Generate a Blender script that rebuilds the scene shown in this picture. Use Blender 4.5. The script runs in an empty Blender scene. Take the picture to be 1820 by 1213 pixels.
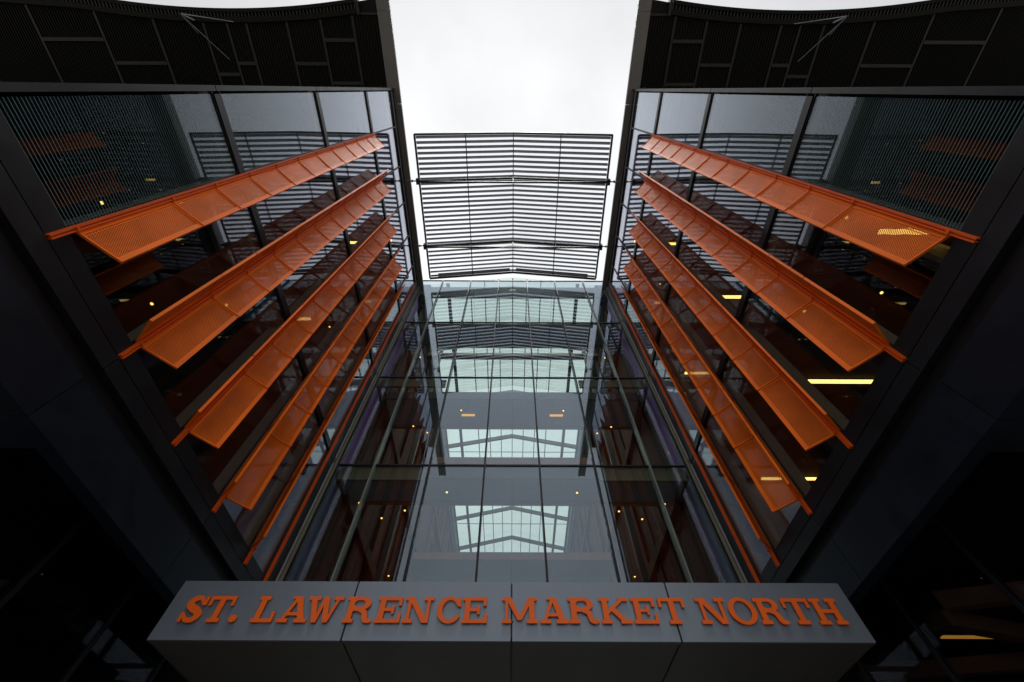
import bpy, bmesh, math, random
from mathutils import Vector, Matrix
from mathutils.geometry import tessellate_polygon
R = random.Random(7)
rad = math.radians
G = 1.6                      # eye height: every z below is measured from the eye, then raised by G
scene = bpy.context.scene
COL = scene.collection

# ------------------------------------------------------------------ camera, sky, sun, exposure
F_PX, CX, ZEN = 726.9, 912.6, 446.5
alpha = math.atan(ZEN / F_PX)
el = math.pi / 2 - alpha
cd = bpy.data.cameras.new('camera'); cam = bpy.data.objects.new('camera', cd); COL.objects.link(cam)
cd.sensor_width = 36.0; cd.lens = F_PX / 1820 * 36; cd.clip_start = 0.05; cd.clip_end = 2000
fw = Vector((0, math.cos(el), math.sin(el))); rt = Vector((1, 0, 0)); up = Vector((0, -math.sin(el), math.cos(el)))
roll = rad(0.22)
rt2 = rt * math.cos(roll) + up * math.sin(roll); up2 = up * math.cos(roll) - rt * math.sin(roll)
M = Matrix((rt2, up2, -fw)).transposed().to_4x4(); M.translation = Vector((0, 0, G))
cam.matrix_world = M
cd.shift_x = -(911.0 - 910) / 1820
scene.camera = cam

world = bpy.data.worlds.new('World'); scene.world = world; world.use_nodes = True
wt = world.node_tree; wn = wt.nodes; wl = wt.links
bg = wn['Background']; out = wn['World Output']
SUN_EL, SUN_AZ = rad(78), rad(180)       # sun hidden behind even cloud, high and behind the camera
sky = wn.new('ShaderNodeTexSky'); sky.sky_type = 'NISHITA'; sky.sun_disc = False
sky.sun_elevation = SUN_EL; sky.sun_rotation = SUN_AZ
skm = wn.new('ShaderNodeVectorMath'); skm.operation = 'SCALE'; skm.inputs['Scale'].default_value = 0.06
wl.new(sky.outputs[0], skm.inputs[0])
tc = wn.new('ShaderNodeTexCoord')
nz = wn.new('ShaderNodeTexNoise'); nz.inputs['Scale'].default_value = 2.2; nz.inputs['Detail'].default_value = 5
nz.inputs['Roughness'].default_value = 0.5
wl.new(tc.outputs['Generated'], nz.inputs['Vector'])
dot = wn.new('ShaderNodeVectorMath'); dot.operation = 'DOT_PRODUCT'
dot.inputs[1].default_value = (0, .45, .893)
wl.new(tc.outputs['Generated'], dot.inputs[0])
glow = wn.new('ShaderNodeMapRange'); glow.interpolation_type = 'SMOOTHSTEP'
glow.inputs['From Min'].default_value = 0.72; glow.inputs['From Max'].default_value = 1.0
glow.inputs['To Min'].default_value = 0.56; glow.inputs['To Max'].default_value = 0.77
wl.new(dot.outputs['Value'], glow.inputs['Value'])
cl = wn.new('ShaderNodeMapRange')
cl.inputs['From Min'].default_value = 0.3; cl.inputs['From Max'].default_value = 0.7
cl.inputs['To Min'].default_value = 0.80; cl.inputs['To Max'].default_value = 1.1
wl.new(nz.outputs['Fac'], cl.inputs['Value'])
mu = wn.new('ShaderNodeMath'); mu.operation = 'MULTIPLY'
wl.new(glow.outputs[0], mu.inputs[0]); wl.new(cl.outputs[0], mu.inputs[1])
tint = wn.new('ShaderNodeVectorMath'); tint.operation = 'SCALE'; tint.inputs[0].default_value = (0.985, 1.0, 1.01)
wl.new(mu.outputs[0], tint.inputs['Scale'])
mixs = wn.new('ShaderNodeMix'); mixs.data_type = 'RGBA'; mixs.inputs[0].default_value = 0.94
wl.new(skm.outputs[0], mixs.inputs[6]); wl.new(tint.outputs[0], mixs.inputs[7])
wl.new(mixs.outputs[2], bg.inputs['Color']); bg.inputs['Strength'].default_value = 1.0

sd = bpy.data.lights.new('sun', 'SUN'); sun = bpy.data.objects.new('sun', sd); COL.objects.link(sun)
sd.energy = 1.5; sd.angle = rad(14); sd.color = (1, 0.97, 0.93)
sun.rotation_euler = Vector((0, math.cos(SUN_EL), -math.sin(SUN_EL))).to_track_quat('-Z', 'Y').to_euler()
vs = scene.view_settings
scene.display_settings.display_device = 'sRGB'
vs.view_transform = 'Standard'; vs.look = 'None'; vs.exposure = 0.55; vs.gamma = 1.0; vs.use_curve_mapping = False
cy = scene.cycles
cy.max_bounces = 10; cy.transparent_max_bounces = 40; cy.glossy_bounces = 5; cy.diffuse_bounces = 4
cy.transmission_bounces = 4; cy.sample_clamp_indirect = 4.0; cy.caustics_reflective = False; cy.caustics_refractive = False
try: cy.use_denoising = True
except Exception: pass

# ------------------------------------------------------------------ materials
def newmat(name):
    m = bpy.data.materials.new(name); m.use_nodes = True
    return m, m.node_tree.nodes, m.node_tree.links, m.node_tree.nodes['Principled BSDF']
def solid(name, c, rough=0.5, metal=0.0, var=0.12, scale=3.0, spec=0.5, stretch=(1, 1, 1), bump=0.0, coat=0.0):
    m, n, l, b = newmat(name)
    t = n.new('ShaderNodeTexCoord'); mp = n.new('ShaderNodeMapping'); mp.inputs['Scale'].default_value = stretch
    l.new(t.outputs['Object'], mp.inputs['Vector'])
    z = n.new('ShaderNodeTexNoise'); z.inputs['Scale'].default_value = scale; z.inputs['Detail'].default_value = 6
    l.new(mp.outputs[0], z.inputs['Vector'])
    r = n.new('ShaderNodeMapRange'); r.inputs['From Min'].default_value = .3; r.inputs['From Max'].default_value = .7
    r.inputs['To Min'].default_value = 1 - var; r.inputs['To Max'].default_value = 1 + var
    l.new(z.outputs['Fac'], r.inputs['Value'])
    oi = n.new('ShaderNodeObjectInfo'); r2 = n.new('ShaderNodeMapRange')
    r2.inputs['To Min'].default_value = 1 - var * .7; r2.inputs['To Max'].default_value = 1 + var * .7
    l.new(oi.outputs['Random'], r2.inputs['Value'])
    mm = n.new('ShaderNodeMath'); mm.operation = 'MULTIPLY'; l.new(r.outputs[0], mm.inputs[0]); l.new(r2.outputs[0], mm.inputs[1])
    s = n.new('ShaderNodeVectorMath'); s.operation = 'SCALE'; s.inputs[0].default_value = c[:3]
    l.new(mm.outputs[0], s.inputs['Scale']); l.new(s.outputs[0], b.inputs['Base Color'])
    rr = n.new('ShaderNodeMapRange'); rr.inputs['From Min'].default_value = .3; rr.inputs['From Max'].default_value = .7
    rr.inputs['To Min'].default_value = max(0.02, rough - .06); rr.inputs['To Max'].default_value = min(1, rough + .06)
    l.new(z.outputs['Fac'], rr.inputs['Value']); l.new(rr.outputs[0], b.inputs['Roughness'])
    b.inputs['Metallic'].default_value = metal
    b.inputs['Specular IOR Level'].default_value = spec
    b.inputs['Coat Weight'].default_value = coat
    if bump:
        bp = n.new('ShaderNodeBump'); bp.inputs['Strength'].default_value = bump; bp.inputs['Distance'].default_value = .01
        l.new(z.outputs['Fac'], bp.inputs['Height']); l.new(bp.outputs[0], b.inputs['Normal'])
    return m

MAT = {}
MAT['orange'] = solid('orange_paint', (.86, .160, .006), .5, var=.13, scale=1.3, stretch=(3, 3, .6), spec=.1)
MAT['rail_orange'] = solid('orange_rail_paint', (.76, .10, .006), .45, var=.06, spec=.35)
MAT['letter'] = solid('orange_letter_paint', (.72, .105, .003), .5, var=.04, spec=.3)
MAT['dark'] = solid('charcoal_metal', (.009, .010, .0135), .4, var=.10, spec=.3)
MAT['black'] = solid('black_metal', (.007, .007, .009), .45, var=.1, spec=.4)
MAT['spandrel'] = solid('blue_black_panel', (.006, .010, .018), .36, var=.12, spec=.38)
MAT['parapet'] = solid('bronze_grey_panel', (.22, .215, .20), .42, var=.08, scale=.8)
MAT['louvre'] = solid('grey_louvre_metal', (.50, .53, .60), .4, metal=.1, var=.08)
MAT['steel'] = solid('dark_grey_steel', (.045, .047, .047), .45, var=.1)
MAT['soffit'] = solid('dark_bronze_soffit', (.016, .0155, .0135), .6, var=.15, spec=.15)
MAT['batten'] = solid('bronze_batten', (.021, .020, .016), .5, var=.12)
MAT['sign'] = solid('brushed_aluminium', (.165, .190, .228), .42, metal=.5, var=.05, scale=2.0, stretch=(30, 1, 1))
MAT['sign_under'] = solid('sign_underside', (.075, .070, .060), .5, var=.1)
MAT['rod'] = solid('galvanised_rod', (.35, .36, .38), .35, metal=.6, var=.1)
MAT['inner_mullion'] = solid('beige_inner_mullion', (.30, .29, .25), .5, var=.08)
MAT['olive'] = solid('olive_bronze_trim', (.20, .19, .125), .45, var=.1)
MAT['grey_trim'] = solid('light_grey_trim', (.42, .43, .47), .4, var=.06)
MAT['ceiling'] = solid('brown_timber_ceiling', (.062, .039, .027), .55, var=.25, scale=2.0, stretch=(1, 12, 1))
MAT['wood'] = solid('dark_red_timber', (.095, .034, .018), .6, var=.45, spec=.12, scale=1.6, stretch=(6, 6, .25))
MAT['white_ceiling'] = solid('white_plaster', (.25, .31, .35), .6, var=.05)
MAT['pink'] = solid('terracotta_fascia', (.36, .17, .12), .5, var=.1)
MAT['purple'] = solid('purple_wall_paint', (.55, .30, .85), .55, var=.10)
MAT['lavender'] = solid('blue_grey_wall_paint', (.26, .28, .48), .55, var=.10)
MAT['floor'] = solid('polished_concrete_floor', (.16, .155, .15), .5, var=.1)
MAT['column'] = solid('green_grey_steel', (.075, .085, .078), .45, var=.1)
MAT['green_mullion'] = solid('green_grey_mullion', (.19, .215, .17), .4, var=.08)
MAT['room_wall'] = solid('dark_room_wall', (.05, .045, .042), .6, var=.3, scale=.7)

def ground_mat():
    m, n, l, b = newmat('concrete_paving')
    t = n.new('ShaderNodeTexCoord'); br = n.new('ShaderNodeTexBrick'); l.new(t.outputs['Object'], br.inputs['Vector'])
    br.inputs['Scale'].default_value = 1.0; br.inputs['Color1'].default_value = (.20, .19, .18, 1); br.inputs['Color2'].default_value = (.25, .24, .225, 1)
    br.inputs['Mortar'].default_value = (.08, .08, .08, 1); br.inputs['Mortar Size'].default_value = .008
    br.inputs['Brick Width'].default_value = .6; br.inputs['Row Height'].default_value = .4
    l.new(br.outputs['Color'], b.inputs['Base Color']); b.inputs['Roughness'].default_value = .75
    return m
MAT['ground'] = ground_mat()

def glass_mat(name, tint, f0, refl=(1, 1, 1), frit=0.0, pitch=.05, wav=.0006, pw=3.7):
    m = bpy.data.materials.new(name); m.use_nodes = True
    n = m.node_tree.nodes; l = m.node_tree.links; n.clear()
    o = n.new('ShaderNodeOutputMaterial'); tr = n.new('ShaderNodeBsdfTransparent'); gl = n.new('ShaderNodeBsdfGlossy')
    tr.inputs['Color'].default_value = (*tint, 1); gl.inputs['Color'].default_value = (*refl, 1); gl.inputs['Roughness'].default_value = .0
    lw = n.new('ShaderNodeLayerWeight'); lw.inputs['Blend'].default_value = .5
    p = n.new('ShaderNodeMath'); p.operation = 'POWER'; p.inputs[1].default_value = pw
    l.new(lw.outputs['Facing'], p.inputs[0])
    ma = n.new('ShaderNodeMath'); ma.operation = 'MULTIPLY_ADD'; ma.inputs[1].default_value = 1 - f0; ma.inputs[2].default_value = f0
    l.new(p.outputs[0], ma.inputs[0])
    # gentle waviness of real panes
    t = n.new('ShaderNodeTexCoord'); oi = n.new('ShaderNodeObjectInfo')
    ad = n.new('ShaderNodeVectorMath'); ad.operation = 'ADD'; l.new(t.outputs['Object'], ad.inputs[0])
    ms = n.new('ShaderNodeMath'); ms.operation = 'MULTIPLY'; ms.inputs[1].default_value = 40; l.new(oi.outputs['Random'], ms.inputs[0])
    l.new(ms.outputs[0], ad.inputs[1])
    z = n.new('ShaderNodeTexNoise'); z.inputs['Scale'].default_value = .4; z.inputs['Detail'].default_value = 0
    l.new(ad.outputs[0], z.inputs['Vector'])
    bp = n.new('ShaderNodeBump'); bp.inputs['Strength'].default_value = 1.0; bp.inputs['Distance'].default_value = wav * 2.5
    l.new(z.outputs['Fac'], bp.inputs['Height']); l.new(bp.outputs[0], gl.inputs['Normal'])
    mx = n.new('ShaderNodeMixShader'); l.new(ma.outputs[0], mx.inputs[0])
    if frit > 0:
        df = n.new('ShaderNodeBsdfDiffuse'); df.inputs['Color'].default_value = (.095, .145, .15, 1)
        sx = n.new('ShaderNodeSeparateXYZ'); g = n.new('ShaderNodeNewGeometry'); l.new(g.outputs['Position'], sx.inputs[0])
        d = n.new('ShaderNodeMath'); d.operation = 'DIVIDE'; d.inputs[1].default_value = pitch; l.new(sx.outputs['Z'], d.inputs[0])
        fr = n.new('ShaderNodeMath'); fr.operation = 'FRACT'; l.new(d.outputs[0], fr.inputs[0])
        lt = n.new('ShaderNodeMath'); lt.operation = 'LESS_THAN'; lt.inputs[1].default_value = frit; l.new(fr.outputs[0], lt.inputs[0])
        ff = n.new('ShaderNodeMath'); ff.operation = 'SUBTRACT'; ff.use_clamp = True; l.new(lt.outputs[0], ff.inputs[0]); l.new(g.outputs['Backfacing'], ff.inputs[1])
        m2 = n.new('ShaderNodeMixShader'); l.new(ff.outputs[0], m2.inputs[0])
        l.new(tr.outputs[0], m2.inputs[1]); l.new(df.outputs[0], m2.inputs[2]); l.new(m2.outputs[0], mx.inputs[1])
    else:
        l.new(tr.outputs[0], mx.inputs[1])
    l.new(gl.outputs[0], mx.inputs[2]); l.new(mx.outputs[0], o.inputs['Surface'])
    return m
MAT['glass'] = glass_mat('side_wall_glass', (.82, .85, .84), .032, (.87, .88, 1.0), pw=3.1)
MAT['frit_glass'] = glass_mat('line_printed_glass', (.72, .82, .81), .016, (.87, .89, 1.0), pw=3.1, frit=.22, pitch=.052)
MAT['back_glass'] = glass_mat('entrance_wall_glass', (.86, .91, .90), .095, (.76, .85, 1.0), wav=.00015, pw=3.1)
MAT['sky_glass'] = glass_mat('green_roof_glass', (.885, .945, .915), .03)
MAT['low_glass'] = glass_mat('ground_floor_glass', (.45, .48, .5), .012, (.9, .93, 1))

def perf_mat():
    m, n, l, b = newmat('perforated_orange_metal')
    b.inputs['Base Color'].default_value = (.86, .160, .006, 1); b.inputs['Roughness'].default_value = .5; b.inputs['Specular IOR Level'].default_value = .1
    t = n.new('ShaderNodeTexCoord'); sx = n.new('ShaderNodeSeparateXYZ'); l.new(t.outputs['Object'], sx.inputs[0])
    oi = n.new('ShaderNodeObjectInfo'); nz_ = n.new('ShaderNodeTexNoise'); nz_.noise_dimensions = '4D'; nz_.inputs['Scale'].default_value = 1.6; nz_.inputs['Detail'].default_value = 4
    wv = n.new('ShaderNodeMath'); wv.operation = 'MULTIPLY'; wv.inputs[1].default_value = 30; l.new(oi.outputs['Random'], wv.inputs[0])
    l.new(t.outputs['Object'], nz_.inputs['Vector']); l.new(wv.outputs[0], nz_.inputs['W'])
    mr = n.new('ShaderNodeMapRange'); mr.inputs['From Min'].default_value = .3; mr.inputs['From Max'].default_value = .7; mr.inputs['To Min'].default_value = .80; mr.inputs['To Max'].default_value = 1.12
    l.new(nz_.outputs['Fac'], mr.inputs['Value'])
    sc = n.new('ShaderNodeVectorMath'); sc.operation = 'SCALE'; sc.inputs[0].default_value = (.86, .160, .006); l.new(mr.outputs[0], sc.inputs['Scale']); l.new(sc.outputs[0], b.inputs['Base Color'])
    P = .025
    def math_(op, a, bb=None, c=None):
        k = n.new('ShaderNodeMath'); k.operation = op
        for i, v in enumerate((a, bb, c)):
            if v is None: continue
            if isinstance(v, (int, float)): k.inputs[i].default_value = v
            else: l.new(v, k.inputs[i])
        return k.outputs[0]
    u = math_('DIVIDE', sx.outputs['X'], P); v = math_('DIVIDE', sx.outputs['Z'], P)
    row = math_('FLOOR', v); odd = math_('MODULO', row, 2.0); u2 = math_('MULTIPLY_ADD', odd, .5, u)
    fu = math_('SUBTRACT', math_('FRACT', u2), .5); fv = math_('SUBTRACT', math_('FRACT', v), .5)
    d2 = math_('ADD', math_('MULTIPLY', fu, fu), math_('MULTIPLY', fv, fv))
    hole = math_('LESS_THAN', d2, .355 ** 2)
    tr = n.new('ShaderNodeBsdfTransparent'); mx = n.new('ShaderNodeMixShader')
    l.new(hole, mx.inputs[0]); l.new(b.outputs[0], mx.inputs[1]); l.new(tr.outputs[0], mx.inputs[2])
    l.new(mx.outputs[0], n['Material Output'].inputs['Surface'])
    return m
MAT['perf'] = perf_mat()
def emit(name, c, s):
    m = bpy.data.materials.new(name); m.use_nodes = True; n = m.node_tree.nodes; n.clear()
    e = n.new('ShaderNodeEmission'); e.inputs[0].default_value = (*c, 1); e.inputs[1].default_value = s
    o = n.new('ShaderNodeOutputMaterial'); m.node_tree.links.new(e.outputs[0], o.inputs[0]); return m
MAT['strip_light'] = emit('yellow_tube_glow', (1.0, .62, .14), 2.6)
MAT['warm_light'] = emit('warm_lamp_glow', (1.0, .56, .13), 1.9)
MAT['amber_light'] = emit('amber_tube_and_streak_glow', (1.0, .42, .06), .75)

# ------------------------------------------------------------------ builders
class MB:
    def __init__(s): s.v = []; s.f = []; s.m = []
    def box(s, x0, x1, y0, y1, z0, z1, mi=0):
        k = len(s.v)
        s.v += [(x0, y0, z0), (x1, y0, z0), (x1, y1, z0), (x0, y1, z0), (x0, y0, z1), (x1, y0, z1), (x1, y1, z1), (x0, y1, z1)]
        for q in ((0, 3, 2, 1), (4, 5, 6, 7), (0, 1, 5, 4), (1, 2, 6, 5), (2, 3, 7, 6), (3, 0, 4, 7)):
            s.f.append(tuple(k + i for i in q)); s.m.append(mi)
    def bar(s, a, b, w, h, upv=(0, 0, 1), mi=0):
        a = Vector(a); b = Vector(b); d = (b - a).normalized(); u = Vector(upv)
        if abs(d.dot(u)) > .98: u = Vector((1, 0, 0))
        r = d.cross(u).normalized(); u = r.cross(d)
        k = len(s.v)
        for p in (a, b):
            for i, j in ((-1, -1), (1, -1), (1, 1), (-1, 1)):
                s.v.append(tuple(p + r * (i * w / 2) + u * (j * h / 2)))
        for q in ((0, 3, 2, 1), (4, 5, 6, 7), (0, 1, 5, 4), (1, 2, 6, 5), (2, 3, 7, 6), (3, 0, 4, 7)):
            s.f.append(tuple(k + i for i in q)); s.m.append(mi)
    def prism(s, pts, z0, z1, mi=0):            # convex outline in xy, extruded in z
        k = len(s.v); n = len(pts)
        s.v += [(x, y, z0) for x, y in pts] + [(x, y, z1) for x, y in pts]
        s.f += [tuple(k + i for i in reversed(range(n))), tuple(k + n + i for i in range(n))]; s.m += [mi, mi]
        for i in range(n):
            j = (i + 1) % n; s.f.append((k + i, k + j, k + n + j, k + n + i)); s.m.append(mi)
    def cyl(s, a, b, r, seg=8, mi=0):
        a = Vector(a); b = Vector(b); d = (b - a).normalized(); u = Vector((0, 0, 1))
        if abs(d.dot(u)) > .98: u = Vector((1, 0, 0))
        x = d.cross(u).normalized(); y = x.cross(d); k = len(s.v)
        for p in (a, b):
            for i in range(seg):
                t = 2 * math.pi * i / seg; s.v.append(tuple(p + (x * math.cos(t) + y * math.sin(t)) * r))
        for i in range(seg):
            j = (i + 1) % seg; s.f.append((k + i, k + j, k + seg + j, k + seg + i)); s.m.append(mi)
        s.f += [tuple(k + i for i in reversed(range(seg))), tuple(k + seg + i for i in range(seg))]; s.m += [mi, mi]
    def mesh(s, name, *mats):
        me = bpy.data.meshes.new(name); me.from_pydata(s.v, [], s.f)
        for m in mats: me.materials.append(MAT[m])
        me.polygons.foreach_set('material_index', s.m)
        bm = bmesh.new(); bm.from_mesh(me); bmesh.ops.recalc_face_normals(bm, faces=bm.faces); bm.to_mesh(me); bm.free()
        me.update(); return me
WPOS = {}
def put(name, me, parent=None, loc=(0, 0, 0), rot=None):
    o = bpy.data.objects.new(name, me); COL.objects.link(o)
    w = Vector(loc); WPOS[o] = w
    if parent is not None:
        o.parent = parent; o.location = w - WPOS[parent]
    else: o.location = w + Vector((0, 0, G))
    if rot: o.rotation_euler = rot
    return o
def thing(name, label, cat, loc=(0, 0, 0), group=None):
    o = put(name, None, None, loc); o['label'] = label; o['category'] = cat
    if group: o['group'] = group
    return o
BOXES = {}
def bx(name, parent, x0, x1, y0, y1, z0, z1, mat, bev=0.0):
    if x0 > x1: x0, x1 = x1, x0
    d = (round(x1 - x0, 4), round(y1 - y0, 4), round(z1 - z0, 4), mat)
    if d not in BOXES:
        b = MB(); b.box(-d[0] / 2, d[0] / 2, -d[1] / 2, d[1] / 2, -d[2] / 2, d[2] / 2); me = b.mesh(name, mat)
        BOXES[d] = me
    return put(name, BOXES[d], parent, ((x0 + x1) / 2, (y0 + y1) / 2, (z0 + z1) / 2))
def structure(o): o['kind'] = 'structure'; return o

# ------------------------------------------------------------------ ground
b = MB(); b.box(-400, 400, -400, 400, -.4, 0)
structure(put('ground', b.mesh('ground', 'ground'), None, (0, 0, -G)))

# ------------------------------------------------------------------ the two glass wings
LV = [5.45, 9.6, 14.5, 19.4, 23.35]
BAY = [0.06, 1.62, 3.465, 5.31, 7.155, 9.0, 10.06, 10.72]
SPAN = 22.0
SEAMS = [7.5, 9.0, 10.6, 12.5, 13.4, 14.5, 16.8, 19.4, 22.4, 25.5, 28.0]
def edge(x): return -3.15 - .0112 * (x - 13) ** 2 if x < 20 else -3.70 - .06 * (x - 20)
def edge2(x): return -2.63 - .0104 * (x - 13) ** 2 if x < 20 else -3.14 - .06 * (x - 20)
def wing(s):
    side = 'left' if s < 0 else 'right'
    w = thing('market_wing', f'{side} dark glass wing of the building, beside the open sky slot', 'building', (s * 6, 5, -G), 'glass wings of the market building')
    X = lambda a: s * a
    # panes of glass, one per bay and storey
    for i in range(len(BAY) - 1):
        for k in range(4):
            if i == 6:
                continue
            y0, y1 = BAY[i] + .03, BAY[i + 1] - .03
            z0, z1 = LV[k] + (.14 if k else .0), LV[k + 1] - .14
            bx('window_pane', w, X(6.0), X(6.024), y0, y1, z0, z1, 'frit_glass' if i == 0 else 'glass')
    # vertical mullions, with a beige inner blade
    for i, y in enumerate(BAY[1:7]):
        bx('mullion', w, X(5.965), X(6.06), y - .028, y + .028, 5.13, 23.9, 'dark')
        bx('inner_mullion', w, X(6.062), X(6.34), y - .024, y + .024, 5.2, 23.3, 'inner_mullion')
    # transoms at every floor: a broad face with recessed joints
    for k in (1, 2, 3, 4):
        z = LV[k]
        for i in range(7):
            y0, y1 = BAY[i] + .03, BAY[i + 1] - .03
            t = bx('transom', w, X(5.955), X(6.05), y0, y1, z - .105, z + .105, 'dark')
        bx('transom_rail', w, X(5.975), X(6.045), .0, 10.7, z - .137, z - .118, 'black')
        bx('transom_rail', w, X(5.975), X(6.045), .0, 10.7, z + .118, z + .137, 'black')
    # sill band and the dark bands under it
    bands = [(5.14, 5.43, 5.96, 'dark'), (4.83, 5.10, 5.93, 'dark'), (4.62, 4.80, 6.06, 'black')]
    joints = [-.06, 3.465, 7.155, 10.75]
    for z0, z1, x, mt in bands:
        for a, c in zip(joints[:-1], joints[1:]):
            bx('sill_panel', w, X(x), X(6.3), a + .006, c - .006, z0, z1, mt)
    bx('sill_backing', w, X(6.075), X(6.29), -.05, 10.74, 4.55, 5.16, 'black')
    for a, c in zip(joints[:-1], joints[1:]):
        bx('spandrel_panel', w, X(6.0), X(6.25), a + .006, c - .006, 3.82, 4.60, 'spandrel')
    # corner post at the street end, cut at each storey
    zz = [5.1] + LV[1:4] + [24.0]
    for a, c in zip(zz[:-1], zz[1:]):
        bx('corner_post', w, X(5.955), X(6.3), -.060, .040, a + .012, c - .012, 'dark')
    # far inner corner trims
    bx('corner_trim', w, X(5.955), X(6.08), 10.60, 10.68, 3.9, 23.9, 'grey_trim')
    bx('corner_panel', w, X(5.97), X(6.1), 10.10, 10.59, 3.9, 23.9, 'black')
    # parapet box, in lengths
    ys = [-6.8, -3.1, .63, 4.3, 8.0, 10.9, 14.6]
    for a, c in zip(ys[:-1], ys[1:]):
        bx('parapet_panel', w, X(5.7), X(6.3), a + .008, c - .008, 24.0, 24.14, 'parapet'); bx('parapet_cap', w, X(5.97), X(6.3), a + .008, c - .008, 24.145, 24.95, 'parapet')
    bx('parapet_reveal', w, X(6.02), X(6.28), .06, 10.75, 23.5, 23.99, 'black')
    # roof, floors, ceilings
    bx('roof', w, X(6.32), X(28), -.1, 45, 24.45, 24.8, 'parapet')
    for k in range(4):
        z = LV[k]
        bx('floor_slab', w, X(6.36), X(24), .02, 45, z - .02, z + .08, 'floor')
        bx('slab_edge', w, X(6.1), X(6.355), .02, 10.7, z - .34 if k else z - .3, z + .06, 'olive' if k else 'black')
        if k:
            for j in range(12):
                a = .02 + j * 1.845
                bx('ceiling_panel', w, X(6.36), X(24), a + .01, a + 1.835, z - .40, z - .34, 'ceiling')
    for j in range(12):
        a = .02 + j * 1.845
        bx('ceiling_panel', w, X(6.36), X(24), a + .01, a + 1.835, 23.4, 23.46, 'ceiling')
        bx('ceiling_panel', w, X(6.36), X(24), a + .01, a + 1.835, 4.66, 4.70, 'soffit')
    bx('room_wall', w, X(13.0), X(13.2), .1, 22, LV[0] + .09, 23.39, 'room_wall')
    # partitions beyond the inner corner: purple above, blue-grey on the lowest storey
    for k in range(4):
        mt = 'lavender' if k == 0 else 'purple'
        z0, z1 = LV[k] + .09, LV[k + 1] - .41
        bx('partition_wall', w, X(6.4), X(9.6), 11.2, 11.35, z0, z1, mt)
        bx('partition_wall', w, X(5.92), X(6.04), 10.98, 11.72, z0 - .05, z1 + .05, mt)
    # round room columns
    for y in (3.2, 8.7):
        c = MB(); c.cyl((0, 0, 5.55), (0, 0, 23.38), .28, 16); put('column', c.mesh('column', 'room_wall'), w, (X(9.6), y, 0))
    # front wall to the street, seen edge-on from here
    xs = [6.32, 10, 13.7, 17.4, 21.1, 24.8, 28.0]
    fz = [3.82, 5.3] + LV[1:4] + [23.9]
    for a, c in zip(xs[:-1], xs[1:]):
        for z0, z1 in zip(fz[:-1], fz[1:]):
            bx('cladding_panel', w, X(a + .01), X(c - .01), -.04, .0, z0 + .01, z1 - .01, 'dark')
    # ribbed soffit of the roof overhang towards the street
    xb = [6.32] + SEAMS
    for q, (a, c) in enumerate(zip(xb[:-1], xb[1:])):
        m = MB(); m.prism([(s * a, edge(a) + .1), (s * c, edge(c) + .1), (s * c, -.1), (s * a, -.1)], 24.12, 24.4)
        put('soffit_panel', m.mesh('soffit_panel', 'soffit'), w)
        m = MB(); x = a + .10
        while x < c - .05:
            m.box(s * x - .022, s * x + .022, edge2(x) + .02, -.12, 24.04, 24.117); x += .125
        r = put('soffit_ribs', m.mesh('soffit_ribs', 'soffit'), w); r['kind'] = 'stuff'
        if q: bx('soffit_seam', w, X(a - .045), X(a + .045), edge2(a) + .03, -.125, 24.0, 24.116, 'batten')
    for a, c, y in ((7.5, 9.0, -1.98), (7.5, 9.0, -.25), (9.0, 10.6, -1.05), (12.5, 13.4, -1.05), (16.8, 19.4, -1.05), (19.4, 22.4, -1.98), (13.4, 14.5, -.6)):
        bx('soffit_batten', w, X(a + .05), X(c - .05), y - .07, y + .07, 23.98, 24.035, 'batten')
    # curved roof edge: outer lip, slotted band, inner trim
    for nm, f0, f1, z0, z1, mt in (('roof_lip', edge, lambda x: edge(x) + .14, 23.95, 24.7, 'soffit'), ('edge_trim', lambda x: edge2(x) - .20, edge2, 23.93, 24.11, 'soffit')):
        m = MB(); st = [7.25 + i * (27.5 - 7.25) / 28 for i in range(29)]
        for a, c in zip(st[:-1], st[1:]):
            m.prism([(s * a, f0(a)), (s * c, f0(c)), (s * c, f1(c)), (s * a, f1(a))], z0, z1)
        put(nm, m.mesh(nm, mt), w)
    m = MB(); x = 7.3
    while x < 27: m.box(s * x - .03, s * x + .03, edge(x) + .145, edge2(x) - .205, 24.0, 24.1); x += .16
    r = put('edge_slots', m.mesh('edge_slots', 'batten'), w); r['kind'] = 'stuff'
    bx('edge_end_plate', w, X(7.1), X(7.22), edge(7.2) - .02, edge2(7.2) + .05, 23.9, 24.2, 'batten')
    bx('edge_bracket', w, X(6.31), X(7.09), -3.02, -2.94, 24.0, 24.1, 'batten')
    # ground floor: beam ends, recessed glazing and ceiling
    bx('entrance_soffit', w, X(6.26), X(28), -.03, 4.05, 3.84, 3.95, 'spandrel')
    bx('recessed_soffit', w, X(6.30), X(24), 4.07, 30, 4.60, 4.64, 'black')
    for i in range(6):
        y0 = 4.1 + i * 1.845
        bx('shopfront_pane', w, X(6.9), X(6.92), y0 + .03, y0 + 1.815, -1.5, 4.58, 'low_glass')
        bx('shopfront_mullion', w, X(6.87), X(6.97), y0 - .028, y0 + .028, -1.6, 4.59, 'dark')
    bx('shopfront_transom', w, X(6.885), X(6.955), 4.08, 15, 2.2, 2.28, 'black')
    bx('ground_wall', w, X(20), X(20.2), 0.1, 30, -1.6, 4.59, 'room_wall')
    for q, (ya, yb) in enumerate(((7.0, 10.2), (10.4, 13.6), (13.8, 17.0))):
        m = MB(); m.bar((s * 12.0, ya, 3.95), (s * 8.4, (ya + yb) / 2, 4.2), .22, .3); put('brace', m.mesh('brace', 'pink' if s > 0 else 'soffit'), w)
        m = MB(); m.bar((s * 8.3, (ya + yb) / 2 + .1, 3.95), (s * 12.0, yb, 4.2), .22, .3); put('brace', m.mesh('brace', 'pink' if s > 0 else 'soffit'), w)
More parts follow.
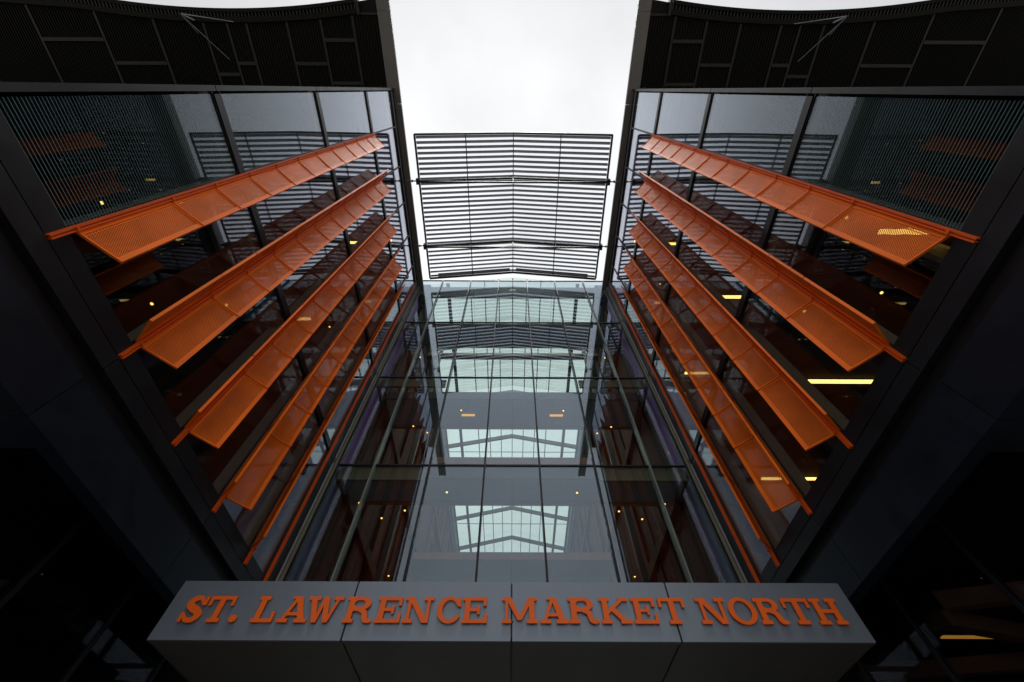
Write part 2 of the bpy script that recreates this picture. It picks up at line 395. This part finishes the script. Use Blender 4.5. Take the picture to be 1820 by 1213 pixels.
    return w
for s in (-1, 1): wing(s)

# ------------------------------------------------------------------ orange fins
ZJ = [5.5, 7.31] + [7.31 + 1.219 * i for i in range(1, 11)]
def panel_mesh(L, wd):
    m = MB(); t = .012; fw_, g = .07, .024; z0, z1 = g / 2, L - g / 2
    m.box(.02, .11, -t, t, z0, z1); m.box(wd - fw_, wd, -t, t, z0, z1)
    m.box(.11, wd - fw_, -t, t, z0, z0 + .03); m.box(.11, wd - fw_, -t, t, z1 - .03, z1)
    m.box(.11, wd - fw_, -.003, .003, z0 + .03, z1 - .03, 1)
    for za in (z0, z1 - .004): m.box(.02, wd - .001,   .0125, .020, za, za + .004); m.box(.02, wd - .001, -.020, -.0125, za, za + .004)
    m.box(wd, wd + .008, -.024, .024, z0, z1); m.box(.135, .145, -.010, -.0032, z0 + .031, z1 - .031)
    return m.mesh('fin_panel', 'orange', 'perf')
PM = {k: panel_mesh(k[0], k[1]) for k in ((1.81, .63), (1.219, .63), (1.81, .58), (1.219, .58))}
ORD = ['first', 'second', 'third', 'fourth', 'fifth', 'sixth']
def fin(s, i):
    side = 'left' if s < 0 else 'right'
    y = BAY[1:7][i] if i < 5 else 10.08
    hasA, hasB = i < 4, 1 <= i <= 4
    looks = ['broad single-leaf perforated orange fin, nearest the street and topmost in view', 'wide V-shaped orange fin with both perforated leaves open to view',
             'orange perforated fin with its street-side leaf a narrow strip', 'orange perforated fin with its street-side leaf seen edge-on, zigzag joints',
             'slim orange fin showing only a ribbed edge of one leaf', 'plain thin orange rail without leaves, closest to the entrance glass']
    f = thing('sun_fin' if i < 5 else 'orange_rail', f'{looks[i]}, {side} glass wall', 'sun fin' if i < 5 else 'rail', (s * 5.9, y, 5.13), f'orange fins on the {side} glass wall')
    for dy in (-.022, .022):
        bx('spine', f, s * 5.895, s * 5.962, y + dy - .012, y + dy + .012, 5.13, 19.5 if i < 5 else 22.8, 'rail_orange')
    bx('spine_web', f, s * 5.93, s * 5.962, y - .009, y + .009, 5.16, 19.48, 'rail_orange')
    for k, (z0, z1) in enumerate(zip(ZJ[:-1], ZJ[1:])):
        L = 1.81 if k == 0 else 1.219
        jit = R.uniform(-.006, .006)
        if hasA:
            d = Vector((-s * .43, .465)); put('fin_panel', PM[(L, .63)], f, (s * 5.985, y + .02, z0), (0, jit, math.atan2(d.y, d.x)))
        if hasB:
            d = Vector((-s * .42, -.40)); put('fin_panel', PM[(L, .58)], f, (s * 5.985, y - .02, z0), (0, -jit, math.atan2(d.y, d.x)))
    if i < 5:
        for k, z in enumerate(ZJ):
            bx('bracket', f, s * 5.872, s * 5.8945, y - .03, y + .03, z - .02, z + .02, 'rail_orange')
for s in (-1, 1):
    for i in range(6): fin(s, i)

# ------------------------------------------------------------------ louvred screen between the roofs
def gz(x, e=24.33, r=25.40): return e + (r - e) * (1 - abs(x) / 5.3)
scr = thing('louvre_screen', 'grey gabled louvre screen spanning the sky slot between the wings', 'louvre screen', (0, 6.2, 24.3))
Y0, Y1 = 2.04, 10.28
for s in (-1, 1):
    ang = math.atan2(gz(0) - gz(5.3), 5.3)
    Ls = math.hypot(5.24, gz(0) - gz(5.3))
    m = MB()
    m.bar((-Ls / 2, 0, 0), (Ls / 2, 0, 0), .02, .168, (0, .86, .5)); sl = m.mesh('louvre', 'louvre')
    n = 31; pitch = (Y1 - Y0) / n
    for i in range(n):
        y = Y0 + (i + .55) * pitch
        put('louvre', sl, scr, (s * 2.62, y, gz(2.62) + .12), (R.uniform(-.02, .02), s * ang, 0))
for x in (-5.3, -2.6, 0, 2.6, 5.3):
    t = .10 if abs(x) > 5 else .045
    o = .14 if abs(x) > 5 else 0; bx('purlin', scr, x - t / 2, x + t / 2, Y0, Y1, gz(x) - .10 + o, gz(x) - .01 + o, 'steel')
for y, h in ((Y0, .12), (Y1, .12)):
    for s in (-1, 1):
        m = MB(); m.bar((s * .0, y, gz(0)), (s * 5.3, y, gz(5.3)), .10, h); put('end_rail', m.mesh('end_rail', 'steel'), scr)
for y in (4.37, 8.1):
    for s in (-1, 1):
        m = MB(); m.bar((0, y, gz(0) - .18), (s * 5.25, y, gz(5.3) - .18), .12, .16); put('truss_chord', m.mesh('truss_chord', 'steel'), scr)
        m = MB(); m.bar((0, y + .02, gz(5.3) - .32), (s * 5.25, y + .02, gz(5.3) - .24), .09, .12); put('tie_bar', m.mesh('tie_bar', 'steel'), scr)
        m = MB(); m.bar((s * 2.6, y + .01, gz(5.3) - .3), (s * 2.6, y + .01, gz(2.6) - .22), .05, .05); put('strut', m.mesh('strut', 'steel'), scr)
        bx('node_plate', scr, s * 5.22, s * 5.40, y - .16, y + .16, gz(5.3) - .36, gz(5.3) - .02, 'steel')
        m = MB(); m.cyl((s * 5.4, y, 24.2), (s * 5.70, y, 24.2), .035, 8); m.cyl((s * 5.62, y, 24.2), (s * 5.695, y, 24.2), .07, 8); put('fixing_rod', m.mesh('fixing_rod', 'steel'), scr)
    m = MB(); m.bar((0, y, gz(5.3) - .3), (0, y, gz(0) - .2), .06, .06); put('strut', m.mesh('strut', 'steel'), scr)
for s in (-1, 1):
    m = MB(); m.bar((s * .2, 10.05, gz(0) - .1), (s * 4.75, 10.05, gz(4.75) - .1), .22, .02); put('gutter_plate', m.mesh('gutter_plate', 'louvre'), scr)

# ------------------------------------------------------------------ entrance glass wall at the end of the slot
bw = thing('entrance_glass_wall', 'tall glass curtain wall closing the slot above the lettered sign', 'glass wall', (0, 10.8, -G))
MX = [-6.0, -4.625, -2.775, -.925, .925, 2.775, 4.625, 6.0]
BL = [3.9, 9.55, 14.5, 19.5, 25.2]
for a, c in zip(MX[:-1], MX[1:]):
    for k in range(4):
        bx('window_pane', bw, a + .03, c - .03, 10.80, 10.824, BL[k] + .05, BL[k + 1] - .05, 'back_glass')
    bx('window_pane', bw, a + .03, c - .03, 10.80, 10.824, -1.55, 3.85, 'back_glass')
    for k in range(5):
        bx('transom', bw, a + .032, c - .032, 10.77, 10.85, BL[k] - .024, BL[k] + .024, 'dark')
for x in MX[1:-1]:
    bx('mullion', bw, x - .023, x + .023, 10.72, 10.86, -1.6, 25.16, 'green_mullion' if abs(x) > 3 else 'dark')
    bx('mullion_fin', bw, x - .03, x + .03, 10.862, 11.0, -1.6, 25.1, 'inner_mullion' if abs(x) > 3 else 'dark')
for s in (-1, 1):
    bx('jamb', bw, s * 5.86, s * 5.95, 10.70, 10.86, 3.9, 23.9, 'olive')
    bx('jamb', bw, s * 5.80, s * 5.855, 10.72, 10.84, 3.9, 23.9, 'dark')

# ------------------------------------------------------------------ atrium behind it
at = thing('atrium_hall', 'dark timber-lined hall seen through the entrance glass', 'hall', (0, 28, -G))
for s in (-1, 1):
    for j in range(44):
        y = 11.75 + j * .76
        d = R.choice((0, .05, .1, .16))
        if 17.2 < y < 19.2 or 27 < y < 28.5:
            for z0, z1 in ((5.6, 9.1), (9.7, 14.0), (14.6, 15.2), (19.6, 23.3)):
                bx('timber_board', at, s * (5.72 + d), s * 5.95, y + .01, y + .74, z0, z1, 'wood')
        else:
            for z0, z1 in ((5.6, 9.1), (9.7, 14.0), (14.6, 19.0), (19.6, 23.3)):
                bx('timber_board', at, s * (5.72 + d), s * 5.95, y + .01, y + .74, z0 + d, z1 - d, 'wood')
    for z in (9.3, 14.25, 19.2, 23.55):
        bx('floor_edge', at, s * 5.62, s * 5.96, 11.74, 45, z - .2, z + .22, 'white_ceiling' if z > 20 else 'wood')
        for x0, x1 in ((2.9, 4.6), (4.65, 5.75)):
            bx('gallery_edge', at, s * x0, s * x1, 10.88, 10.98, z - .28, z + .2, 'olive')
bx('header_beam', at, -5.55, 5.55, 10.88, 11.0, 22.9, 24.35, 'column')
bx('end_wall', at, -6, 6, 45, 45.3, -1.6, 24.4, 'white_ceiling')
def gallery(lab, z, y0, y1, x=5.6):
    g = thing('gallery_bridge', lab, 'walkway', (0, (y0 + y1) / 2, z), 'walkways crossing the hall')
    bx('deck', g, -x, x, y0, y1, z, z + .12, 'floor')
    n = 6; w = 2 * x / n
    for i in range(n): bx('ceiling_panel', g, -x + i * w + .01, -x + (i + 1) * w - .01, y0 + .06, y1 - .06, z - .1, z - .02, 'white_ceiling')
    bx('fascia', g, -x, x, y0 - .05, y0 - .0, z - .14, z + (.05 if y0 > 15 else .35), 'pink' if y0 > 15 else 'column')
    bx('fascia', g, -x, x, y1, y1 + .12, z - .14, z + (.05 if y0 > 15 else .35), 'pink')
    if z < 10: bx('upstand', g, -min(x, 2.85 if y0 < 12 else x), min(x, 2.85 if y0 < 12 else x), y0 - .05, y0, (z + .47) if y0 < 12 else z - .20, (z + .76) if y0 < 12 else z - .145, 'pink')
    m = MB()
    m.cyl((-x, y1 + .2, z + 1.2), (x, y1 + .2, z + 1.2), .03, 6)
    put('handrail', m.mesh('handrail', 'rod'), g)
    return g
gallery('topmost walkway behind the entrance glass, crossed by reflected louvres', 19.2, 10.95, 12.05)
gallery('pale walkway with two lamps, middle of those behind the entrance glass', 14.2, 11.7, 13.35)
gallery('pale lower walkway just under the long horizontal glazing bar', 9.25, 10.95, 12.2)
gallery('lowest walkway, farther back, with pink edge just above the sign', 9.12, 15.3, 18.4, 4.0)
# green glass roof
sk = thing('glass_roof', 'pale green gabled glass roof over the hall, seen through the entrance wall', 'skylight', (0, 28, 24.6))
XR = [0, .95, 1.9, 2.85, 4.3, 5.5]
def rz(x): return 24.9 + 1.3 * (1 - abs(x) / 5.5)
yr = [10.95 + i * 2.43 for i in range(15)]
for s in (-1, 1):
    for a, c in zip(XR[:-1], XR[1:]):
        for y0, y1 in zip(yr[:-1], yr[1:]):
            m = MB(); k = .02
            p = [(s * (a + .02), y0 + k, rz(a)), (s * (c - .02), y0 + k, rz(c)), (s * (c - .02), y1 - k, rz(c)), (s * (a + .02), y1 - k, rz(a))]
            m.v = p + [(q[0], q[1], q[2] + .03) for q in p]; m.f = [(0, 1, 2, 3), (4, 7, 6, 5), (0, 4, 5, 1), (1, 5, 6, 2), (2, 6, 7, 3), (3, 7, 4, 0)]; m.m = [0] * 6
            put('roof_pane', m.mesh('roof_pane', 'sky_glass'), sk)
    for x in XR[1:]:
        m = MB(); m.bar((s * x, 10.95, rz(x) - .08), (s * x, 45, rz(x) - .08), .06 if x < 4 else .22, .14); put('glazing_bar', m.mesh('glazing_bar', 'column'), sk)
    for y in yr[2::2]:
        m = MB(); m.bar((0, y, rz(0) - .35), (s * 5.6, y, rz(5.5) - .35), .14, .36); put('rafter', m.mesh('rafter', 'column'), sk)
        m = MB(); m.cyl((0, y + .3, rz(5.5) - .6), (s * 5.6, y + .3, rz(5.5) - .6), .03, 6); put('tie_rod', m.mesh('tie_rod', 'steel'), sk)
    bx('kerb_beam', sk, s * 5.5, s * 6.0, 10.95, 45, 23.8, 24.9, 'white_ceiling')
m = MB(); m.bar((0, 10.95, rz(0) - .08), (0, 45, rz(0) - .08), .06, .14); put('ridge_bar', m.mesh('ridge_bar', 'column'), sk)
# painted cross beam below the roof
for z, y, lab in ((22.0, 14.75, 'orange-brown cross beam under the green glass roof'),):
    cb = thing('cross_beam', lab, 'beam', (0, y, z))
    bx('beam', cb, -5.55, 5.55, y - .1, y + .1, z, z + .35, 'pink'); bx('flange', cb, -5.55, 5.55, y - .16, y + .16, z - .05, z - .005, 'steel')
for s in (-1, 1):
    c = thing('hall_column', f'dark steel column standing in the hall, {"left" if s < 0 else "right"} of centre', 'column', (s * 4.6, 14.2, -G), 'hall columns')
    bx('shaft', c, s * 4.5, s * 4.7, 14.3, 14.5, -1.6, 24.7, 'column'); bx('cap', c, s * 4.4, s * 4.8, 14.2, 14.6, 24.705, 24.78, 'steel')

# ------------------------------------------------------------------ lamps, plus glow bars standing in for reflected streaks
def strip(x0, x1, y, z, lab, amber=False, grp='linear ceiling lights'):
    t = thing('linear_light', lab, 'ceiling light', ((x0 + x1) / 2, y, z), grp)
    bx('housing', t, x0 - .02, x1 + .02, y - .075, y + .075, z - .012, z + .02, 'black')
    bx('diffuser', t, x0, x1, y - .058, y + .058, z - .035, z - .0125, 'amber_light' if amber else 'strip_light')
dl = MB(); dl.cyl((0, 0, -.04), (0, 0, -.025), .036, 12); DL = dl.mesh('lamp', 'warm_light')
dh = MB(); dh.cyl((0, 0, -.0245), (0, 0, .03), .055, 12); DH = dh.mesh('housing', 'black')
def down(x, y, z, lab):
    t = thing('downlight', lab, 'downlight', (x, y, z), 'warm round downlights')
    put('lamp', DL, t, (x, y, z)); put('housing', DH, t, (x, y, z))
stor = {9.19: 'lowest', 14.09: 'second', 18.99: 'third'}
near = ['nearest the street', 'second from the street', 'third from the street', 'farthest in']
for j, y in enumerate((2.7, 6.92, 10.94)):
    strip(8.25, 10.3, y, 9.19, f'long yellow ceiling light in the lowest storey of the right wing, {near[j]}')
for j, y in enumerate((6.65, 10.2)):
    strip(7.3, 8.9, y, 14.09, f'short yellow ceiling light, second storey of the right wing, {near[j]}')
strip(-8.5, -7.9, 7.66, 14.09, 'only yellow ceiling light glimpsed through the third orange fin at left')
strip(-8.2, -7.3, 9.3, 18.99, 'yellow ceiling light high in the left wing near the roof edge')
strip(7.3, 8.2, 9.3, 18.99, 'yellow ceiling light high in the right wing near the roof edge')
for s, sd_ in ((-1, 'left'), (1, 'right')):
    for a, c, y, z, t in ((7.3, 7.9, 6.2, 18.98, 'high'), (7.05, 7.6, 7.5, 23.36, 'topmost'), (7.3, 7.8, 4.2, 23.36, 'topmost, street-side')):
        strip(min(s * a, s * c), max(s * a, s * c), y, z, f'short yellow ceiling light {t} behind the {sd_} wing glass, near the roof edge')
strip(10.0, 11.6, 10.8, 4.54, 'amber ceiling light behind the ground floor glass, bottom right corner', True)
for s, sd_ in ((-1, 'left'), (1, 'right')):
    for x, y, z, t in ((3.95, 13.6, 14.0, 'high up beside the mullion, third pane row'), (4.55, 13.2, 9.6 + 4.4, 'outer high one, third pane row'),
                       (4.6, 12.9, 9.05 + .0, 'mid-height, second pane row'), (6.6, 9.6, 19.0, 'at the top inner corner')):
        down(s * x, y, z, f'warm round lamp behind the glass at {sd_}, {t}')
    down(s * 2.3, 12.3, 14.08, f'white point lamp, middle pale walkway, {sd_} end')
    down(s * 2.2, 11.6, 9.13, f'white point lamp under the lower pale walkway, {sd_} end')
    strip(s * 2.0 - .3, s * 2.0 + .3, 12.6, 14.09, f'amber glow bar in place of a blurred reflection, middle walkway, {sd_} end', True)  # glowing bar put in for a warm streak reflected in the glass
    strip(s * 2.5 - .35, s * 2.5 + .35, 16.0, 9.14, f'amber glow bar in place of a reflected streak, lowest walkway, {sd_} end', True)  # second added glow bar, a reflected streak rather than a fixture
    rowy = {'street end': 2.3, 'middle': 4.4, 'inner end': 8.1}
    for z, st in ((9.18, 'lowest storey'), (14.07, 'second storey'), (18.97, 'third storey'), (23.36, 'top storey')):
        for rx, rn in ((7.25, 'front row'), (9.0, 'back row')):
            for en, y in rowy.items():
                if R.random() < .8:
                    down(s * (rx + R.uniform(-.15, .15)), y + R.uniform(-.35, .35), z, f'tiny warm lamp in the {sd_} wing, {st}, {rn}, {en}')
    for q, (x, y, z) in enumerate(((5.2, 12.0, 9.0), (3.7, 12.4, 9.0), (5.1, 12.6, 18.8), (4.9, 16.5, 9.0))):
        down(s * x, y, z, f'warm lamp in the dark bay {sd_} of centre, ' + ('low and outer', 'low and near the centre', 'high up', 'deep inside')[q])

# ------------------------------------------------------------------ stay rods under the roof edges
def ray(px, py, z):
    u = (px - CX) / F_PX; v = (606.5 - py) / F_PX
    d = Vector((u, -v * math.sin(el) + math.cos(el), v * math.cos(el) + math.sin(el)))
    return d * (z / d.z)
for s in (-1, 1):
    ap = ray(CX - 593, 27, 23.75)
    t = thing('stay_rods', f'thin grey stay rods fanning from one point under the {"left" if s < 0 else "right"} curved roof edge', 'rods', (s * abs(ap.x), ap.y, ap.z), 'stay rods under the roof edges')
    for px, py, z, r in ((CX - 498, 41, 23.9, .022), (CX - 567, 39, 23.85, .03), (CX - 505, 108, 23.97, .014), (CX - 560, 62, 23.9, .010)):
        e = ray(px, py, z); m = MB()
        A = Vector((s * abs(ap.x), ap.y, ap.z)); E = Vector((s * abs(e.x), e.y, e.z))
        m.cyl(tuple(A - A), tuple(E - A), r, 6); put('rod', m.mesh('rod', 'rod'), t, tuple(A))
    m = MB(); m.cyl((0, 0, -.06), (0, 0, .2), .05, 8); put('rod_anchor', m.mesh('rod_anchor', 'batten'), t, (s * abs(ap.x), ap.y, ap.z))

# ------------------------------------------------------------------ the sign
YS = 7.0
sg = thing('entrance_sign', 'long silver box sign with orange slab-serif letters over the entrance', 'sign', (0, YS, 2.85))
XS = [-5.45, -2.545, 0.0, 2.545, 5.45]
for a, c in zip(XS[:-1], XS[1:]):
    bx('face_panel', sg, a + .014, c - .014, YS, YS + .03, 2.85, 3.71, 'sign')
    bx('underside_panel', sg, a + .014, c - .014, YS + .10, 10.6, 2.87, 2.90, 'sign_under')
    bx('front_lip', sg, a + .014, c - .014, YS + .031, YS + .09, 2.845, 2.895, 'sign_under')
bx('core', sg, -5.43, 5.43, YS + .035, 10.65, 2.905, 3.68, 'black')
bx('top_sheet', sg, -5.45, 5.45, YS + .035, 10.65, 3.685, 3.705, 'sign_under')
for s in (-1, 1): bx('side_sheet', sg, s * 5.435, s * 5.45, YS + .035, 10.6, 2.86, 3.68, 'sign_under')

# ---- slab-serif glyphs: signed fields, traced into outlines
import numpy as np
def rect(X, Y, x0, y0, x1, y1): return np.maximum(np.maximum(x0 - X, X - x1), np.maximum(y0 - Y, Y - y1))
def poly(X, Y, pts):
    f = None; n = len(pts)
    ar = sum(pts[i][0] * pts[(i + 1) % n][1] - pts[(i + 1) % n][0] * pts[i][1] for i in range(n))
    if ar < 0: pts = pts[::-1]
    for i in range(n):
        x0, y0 = pts[i]; x1, y1 = pts[(i + 1) % n]; L = math.hypot(x1 - x0, y1 - y0)
        d = ((y1 - y0) * (X - x0) - (x1 - x0) * (Y - y0)) / L
        f = d if f is None else np.maximum(f, d)
    return f
def ell(X, Y, cx, cy, rx, ry): return (np.sqrt(((X - cx) / rx) ** 2 + ((Y - cy) / ry) ** 2) - 1) * min(rx, ry)
def stroke(X, Y, pts, ws):
    P = []
    for i in range(len(pts) - 1):
        p0 = pts[max(i - 1, 0)]; p1 = pts[i]; p2 = pts[i + 1]; p3 = pts[min(i + 2, len(pts) - 1)]
        for k in range(10):
            t = k / 10
            c = [.5 * (2 * p1[a] + (p2[a] - p0[a]) * t + (2 * p0[a] - 5 * p1[a] + 4 * p2[a] - p3[a]) * t * t + (-p0[a] + 3 * p1[a] - 3 * p2[a] + p3[a]) * t ** 3) for a in (0, 1)]
            P.append((c[0], c[1], ws[i] * (1 - t) + ws[i + 1] * t))
    P.append((pts[-1][0], pts[-1][1], ws[-1]))
    f = np.full(X.shape, 9.0)
    for x, y, w in P: f = np.minimum(f, np.hypot(X - x, Y - y) - w)
    return f
U = lambda *a: np.minimum.reduce(a)
SF, ST = .14, .228            # serif thickness, stem width
def glyph(ch, w, X, Y):
    r = lambda a, b_, c, d: rect(X, Y, a, b_, c, d)
    q = lambda *p: poly(X, Y, list(p))
    if ch == 'T':
        c = w / 2
        return U(r(0, .86, w, 1), r(0, .62, .12, .9), r(w - .12, .62, w, .9), r(c - ST / 2, .05, c + ST / 2, .95), r(c - .25, 0, c + .25, SF))
    if ch == '.': return ell(X, Y, w / 2, .14, w / 2, .145)
    if ch == 'L': return U(r(0, 0, w, .14), r(w - .13, .05, w, .42), r(.10, .05, .10 + ST, .95), r(0, 1 - SF, .46, 1))
    if ch == 'E': return U(r(0, 0, w, .14), r(0, .86, w - .04, 1), r(w - .13, .05, w, .37), r(w - .17, .65, w - .04, .95), r(.10, .05, .10 + ST, .95), r(.2, .44, w - .36, .56), r(w - .42, .33, w - .31, .67))
    if ch == 'H':
        return U(*[r(x, y, x + .46, y + SF) for x in (0, w - .46) for y in (0, 1 - SF)], r(.12, .05, .12 + ST, .95), r(w - .12 - ST, .05, w - .12, .95), r(.2, .43, w - .2, .57))
    if ch == 'N':
        return U(r(0, 1 - SF, .40, 1), r(0, 0, .42, SF), r(w - .42, 1 - SF, w, 1), r(.14, .05, .27, .95), r(w - .27, 0, w - .14, .95), q((.10, 1), (.36, 1), (w - .14, 0), (w - .40, 0)))
    if ch == 'M':
        c = w / 2
        return U(r(0, 1 - SF, .36, 1), r(w - .36, 1 - SF, w, 1), r(0, 0, .38, SF), r(w - .46, 0, w, SF), r(.13, .05, .25, .95), r(w - .12 - ST, .05, w - .12, .95),
                 q((.13, 1), (.38, 1), (c + .08, .12), (c - .10, .12)), q((w - .14, 1), (w - .36, 1), (c - .08, .12), (c + .08, .12)))
    if ch == 'A':
        c = w / 2
        return U(r(0, 0, .44, SF), r(w - .50, 0, w, SF), q((.12, .05), (.25, .05), (c + .04, 1), (c - .10, 1)), q((w - .36, .05), (w - .10, .05), (c + .12, 1), (c - .12, 1)), r(.28, .26, w - .28, .38), r(c - .28, .90, c + .1, 1))
    if ch == 'W':
        c = w / 2
        return U(r(0, 1 - SF, .50, 1), r(w - .42, 1 - SF, w, 1), r(c - .24, 1 - SF, c + .22, 1) if False else r(c - .1, .8, c + .1, 1),
                 q((.10, .95), (.34, .95), (.60, 0), (.40, 0)), q((c - .10, 1), (c + .02, 1), (.60, 0), (.46, 0)),
                 q((c - .12, 1), (c + .12, 1), (w - .42, 0), (w - .62, 0)), q((w - .26, .95), (w - .14, .95), (w - .42, 0), (w - .54, 0)))
    if ch == 'K':
        return U(r(0, 0, .42, SF), r(0, 1 - SF, .42, 1), r(.10, .05, .10 + ST, .95), r(w - .44, 1 - SF, w - .04, 1), r(w - .46, 0, w, SF),
                 q((.25, .30), (.25, .48), (w - .34, .95), (w - .16, .95)), q((.42, .52), (.60, .62), (w - .10, .05), (w - .38, .05)))
    if ch == 'O': return np.maximum(ell(X, Y, w / 2, .5, w / 2, .525), -ell(X, Y, w / 2, .5, w / 2 - .22, .39))
    if ch == 'C':
        ring = np.maximum(ell(X, Y, w / 2 + .02, .5, w / 2 + .02, .525), -ell(X, Y, w / 2 + .04, .5, w / 2 - .18, .385))
        ring = np.maximum(ring, -rect(X, Y, w * .62, .29, w + 1, .66))
        return U(ring, r(w - .12, .62, w, 1.0))
    if ch == 'S':
        pts = [(w - .16, .70), (w - .30, .89), (w * .50, .93), (.24, .86), (.16, .70), (.30, .57), (w * .5, .50), (w - .26, .42), (w - .13, .27), (w - .26, .10), (w * .48, .07), (.28, .12), (.12, .30)]
        ws = [.05, .075, .09, .115, .13, .135, .14, .135, .13, .11, .09, .075, .05]
        return U(stroke(X, Y, pts, ws), r(w - .15, .64, w - .03, 1.0), r(.03, .0, .15, .37))
    if ch == 'R':
        bowl = np.maximum(ell(X, Y, w * .50, .735, w * .36, .265), -ell(X, Y, w * .46, .735, w * .19, .145))
        bowl = np.maximum(bowl, -rect(X, Y, -1, 0, .24, 1))
        leg = stroke(X, Y, [(w * .50, .47), (w * .66, .42), (w * .72, .28), (w * .78, .10), (w - .05, .07)], [.06, .10, .11, .10, .065])
        return U(bowl, r(.10, .05, .10 + ST, .95), r(0, 0, .44, SF), r(0, 1 - SF, w * .5, 1), r(.25, .44, w * .52, .58), leg)
def outline(F, xs, ys):
    h, wd = F.shape; seg = {}
    ins = F < 0
    def pt(e):
        i, j, d = e
        if d == 0: a, b_ = F[j, i], F[j, i + 1]; t = a / (a - b_); return (xs[i] + t * (xs[i + 1] - xs[i]), ys[j])
        a, b_ = F[j, i], F[j + 1, i]; t = a / (a - b_); return (xs[i], ys[j] + t * (ys[j + 1] - ys[j]))
    code = ins[:-1, :-1] * 1 + ins[:-1, 1:] * 2 + ins[1:, 1:] * 4 + ins[1:, :-1] * 8
    T = {1: [(3, 0)], 2: [(0, 1)], 3: [(3, 1)], 4: [(1, 2)], 5: [(3, 0), (1, 2)], 6: [(0, 2)], 7: [(3, 2)], 8: [(2, 3)], 9: [(2, 0)], 10: [(0, 1), (2, 3)], 11: [(2, 1)], 12: [(1, 3)], 13: [(1, 0)], 14: [(0, 3)]}
    for j, i in zip(*np.nonzero((code > 0) & (code < 15))):
        E = [(i, j, 0), (i + 1, j, 1), (i, j + 1, 0), (i, j, 1)]
        for a, b_ in T[int(code[j, i])]: seg[tuple(map(int, E[a]))] = tuple(map(int, E[b_]))
    loops = []
    while seg:
        st = next(iter(seg)); lp = []; e = st
        while e in seg: lp.append(pt(e)); e = seg.pop(e)
        if len(lp) > 8: loops.append(simplify(lp))
    return loops
def simplify(p, tol=.0045):
    n = len(p); keep = [0, n // 2]
    def rec(a, b_):
        ax, ay = p[a]; bx_, by = p[b_ % n]; L = math.hypot(bx_ - ax, by - ay) or 1e-9; mx, mi = 0, None
        for i in range(a + 1, b_):
            d = abs((bx_ - ax) * (p[i][1] - ay) - (by - ay) * (p[i][0] - ax)) / L
            if d > mx: mx, mi = d, i
        if mx > tol: keep.append(mi); rec(a, mi); rec(mi, b_)
    rec(0, n // 2); rec(n // 2, n)
    return [p[i] for i in sorted(set(keep))]
GC = {}
HT = .376
def glyph_mesh(ch, w):
    if (ch, w) in GC: return GC[(ch, w)]
    wn_ = w / HT; st = .0125
    xs = np.arange(-.06, wn_ + .08, st); ys = np.arange(-.06, 1.08, st)
    X, Y = np.meshgrid(xs, ys); lp = outline(glyph(ch, wn_, X, Y) + 1e-7, xs, ys)
    v, f, base = [], [], 0
    flat = [p for l_ in lp for p in l_]; n = len(flat)
    v = [(p[0] * HT, 0.0, p[1] * HT) for p in flat] + [(p[0] * HT, .022, p[1] * HT) for p in flat]
    for t in tessellate_polygon([[Vector((p[0], p[1], 0)) for p in l_] for l_ in lp]):
        f.append(tuple(t)); f.append(tuple(n + i for i in reversed(t)))
    for l_ in lp:
        k = len(l_)
        for i in range(k): a, c = base + i, base + (i + 1) % k; f.append((a, c, n + c, n + a))
        base += k
    me = bpy.data.meshes.new('letter'); me.from_pydata(v, [], f); me.materials.append(MAT['letter'])
    bm = bmesh.new(); bm.from_mesh(me); bmesh.ops.recalc_face_normals(bm, faces=bm.faces); bm.to_mesh(me); bm.free()
    GC[(ch, w)] = me; return me
TXT = [('S', -5.15, -4.825), ('T', -4.80, -4.40), ('.', -4.365, -4.245), ('L', -4.02, -3.69), ('A', -3.62, -3.165), ('W', -3.235, -2.68), ('R', -2.61, -2.165), ('E', -2.12, -1.725),
       ('N', -1.69, -1.235), ('C', -1.17, -.80), ('E', -.775, -.38), ('M', -.147, .405), ('A', .445, .885), ('R', .895, 1.355), ('K', 1.395, 1.865), ('E', 1.90, 2.28), ('T', 2.33, 2.74),
       ('N', 2.935, 3.39), ('O', 3.415, 3.845), ('R', 3.86, 4.275), ('T', 4.30, 4.72), ('H', 4.75, 5.18)]
for ch, a, c in TXT:
    lt = put('letter', glyph_mesh(ch, round(c - a, 3)), sg, (a, YS - .042, 3.075))
    for fx in (.3, .7):
        xx = a + (c - a) * fx
        bx('letter_pin', lt, xx - .008, xx + .008, YS - .0195, YS - .001, 3.10, 3.116, 'black')
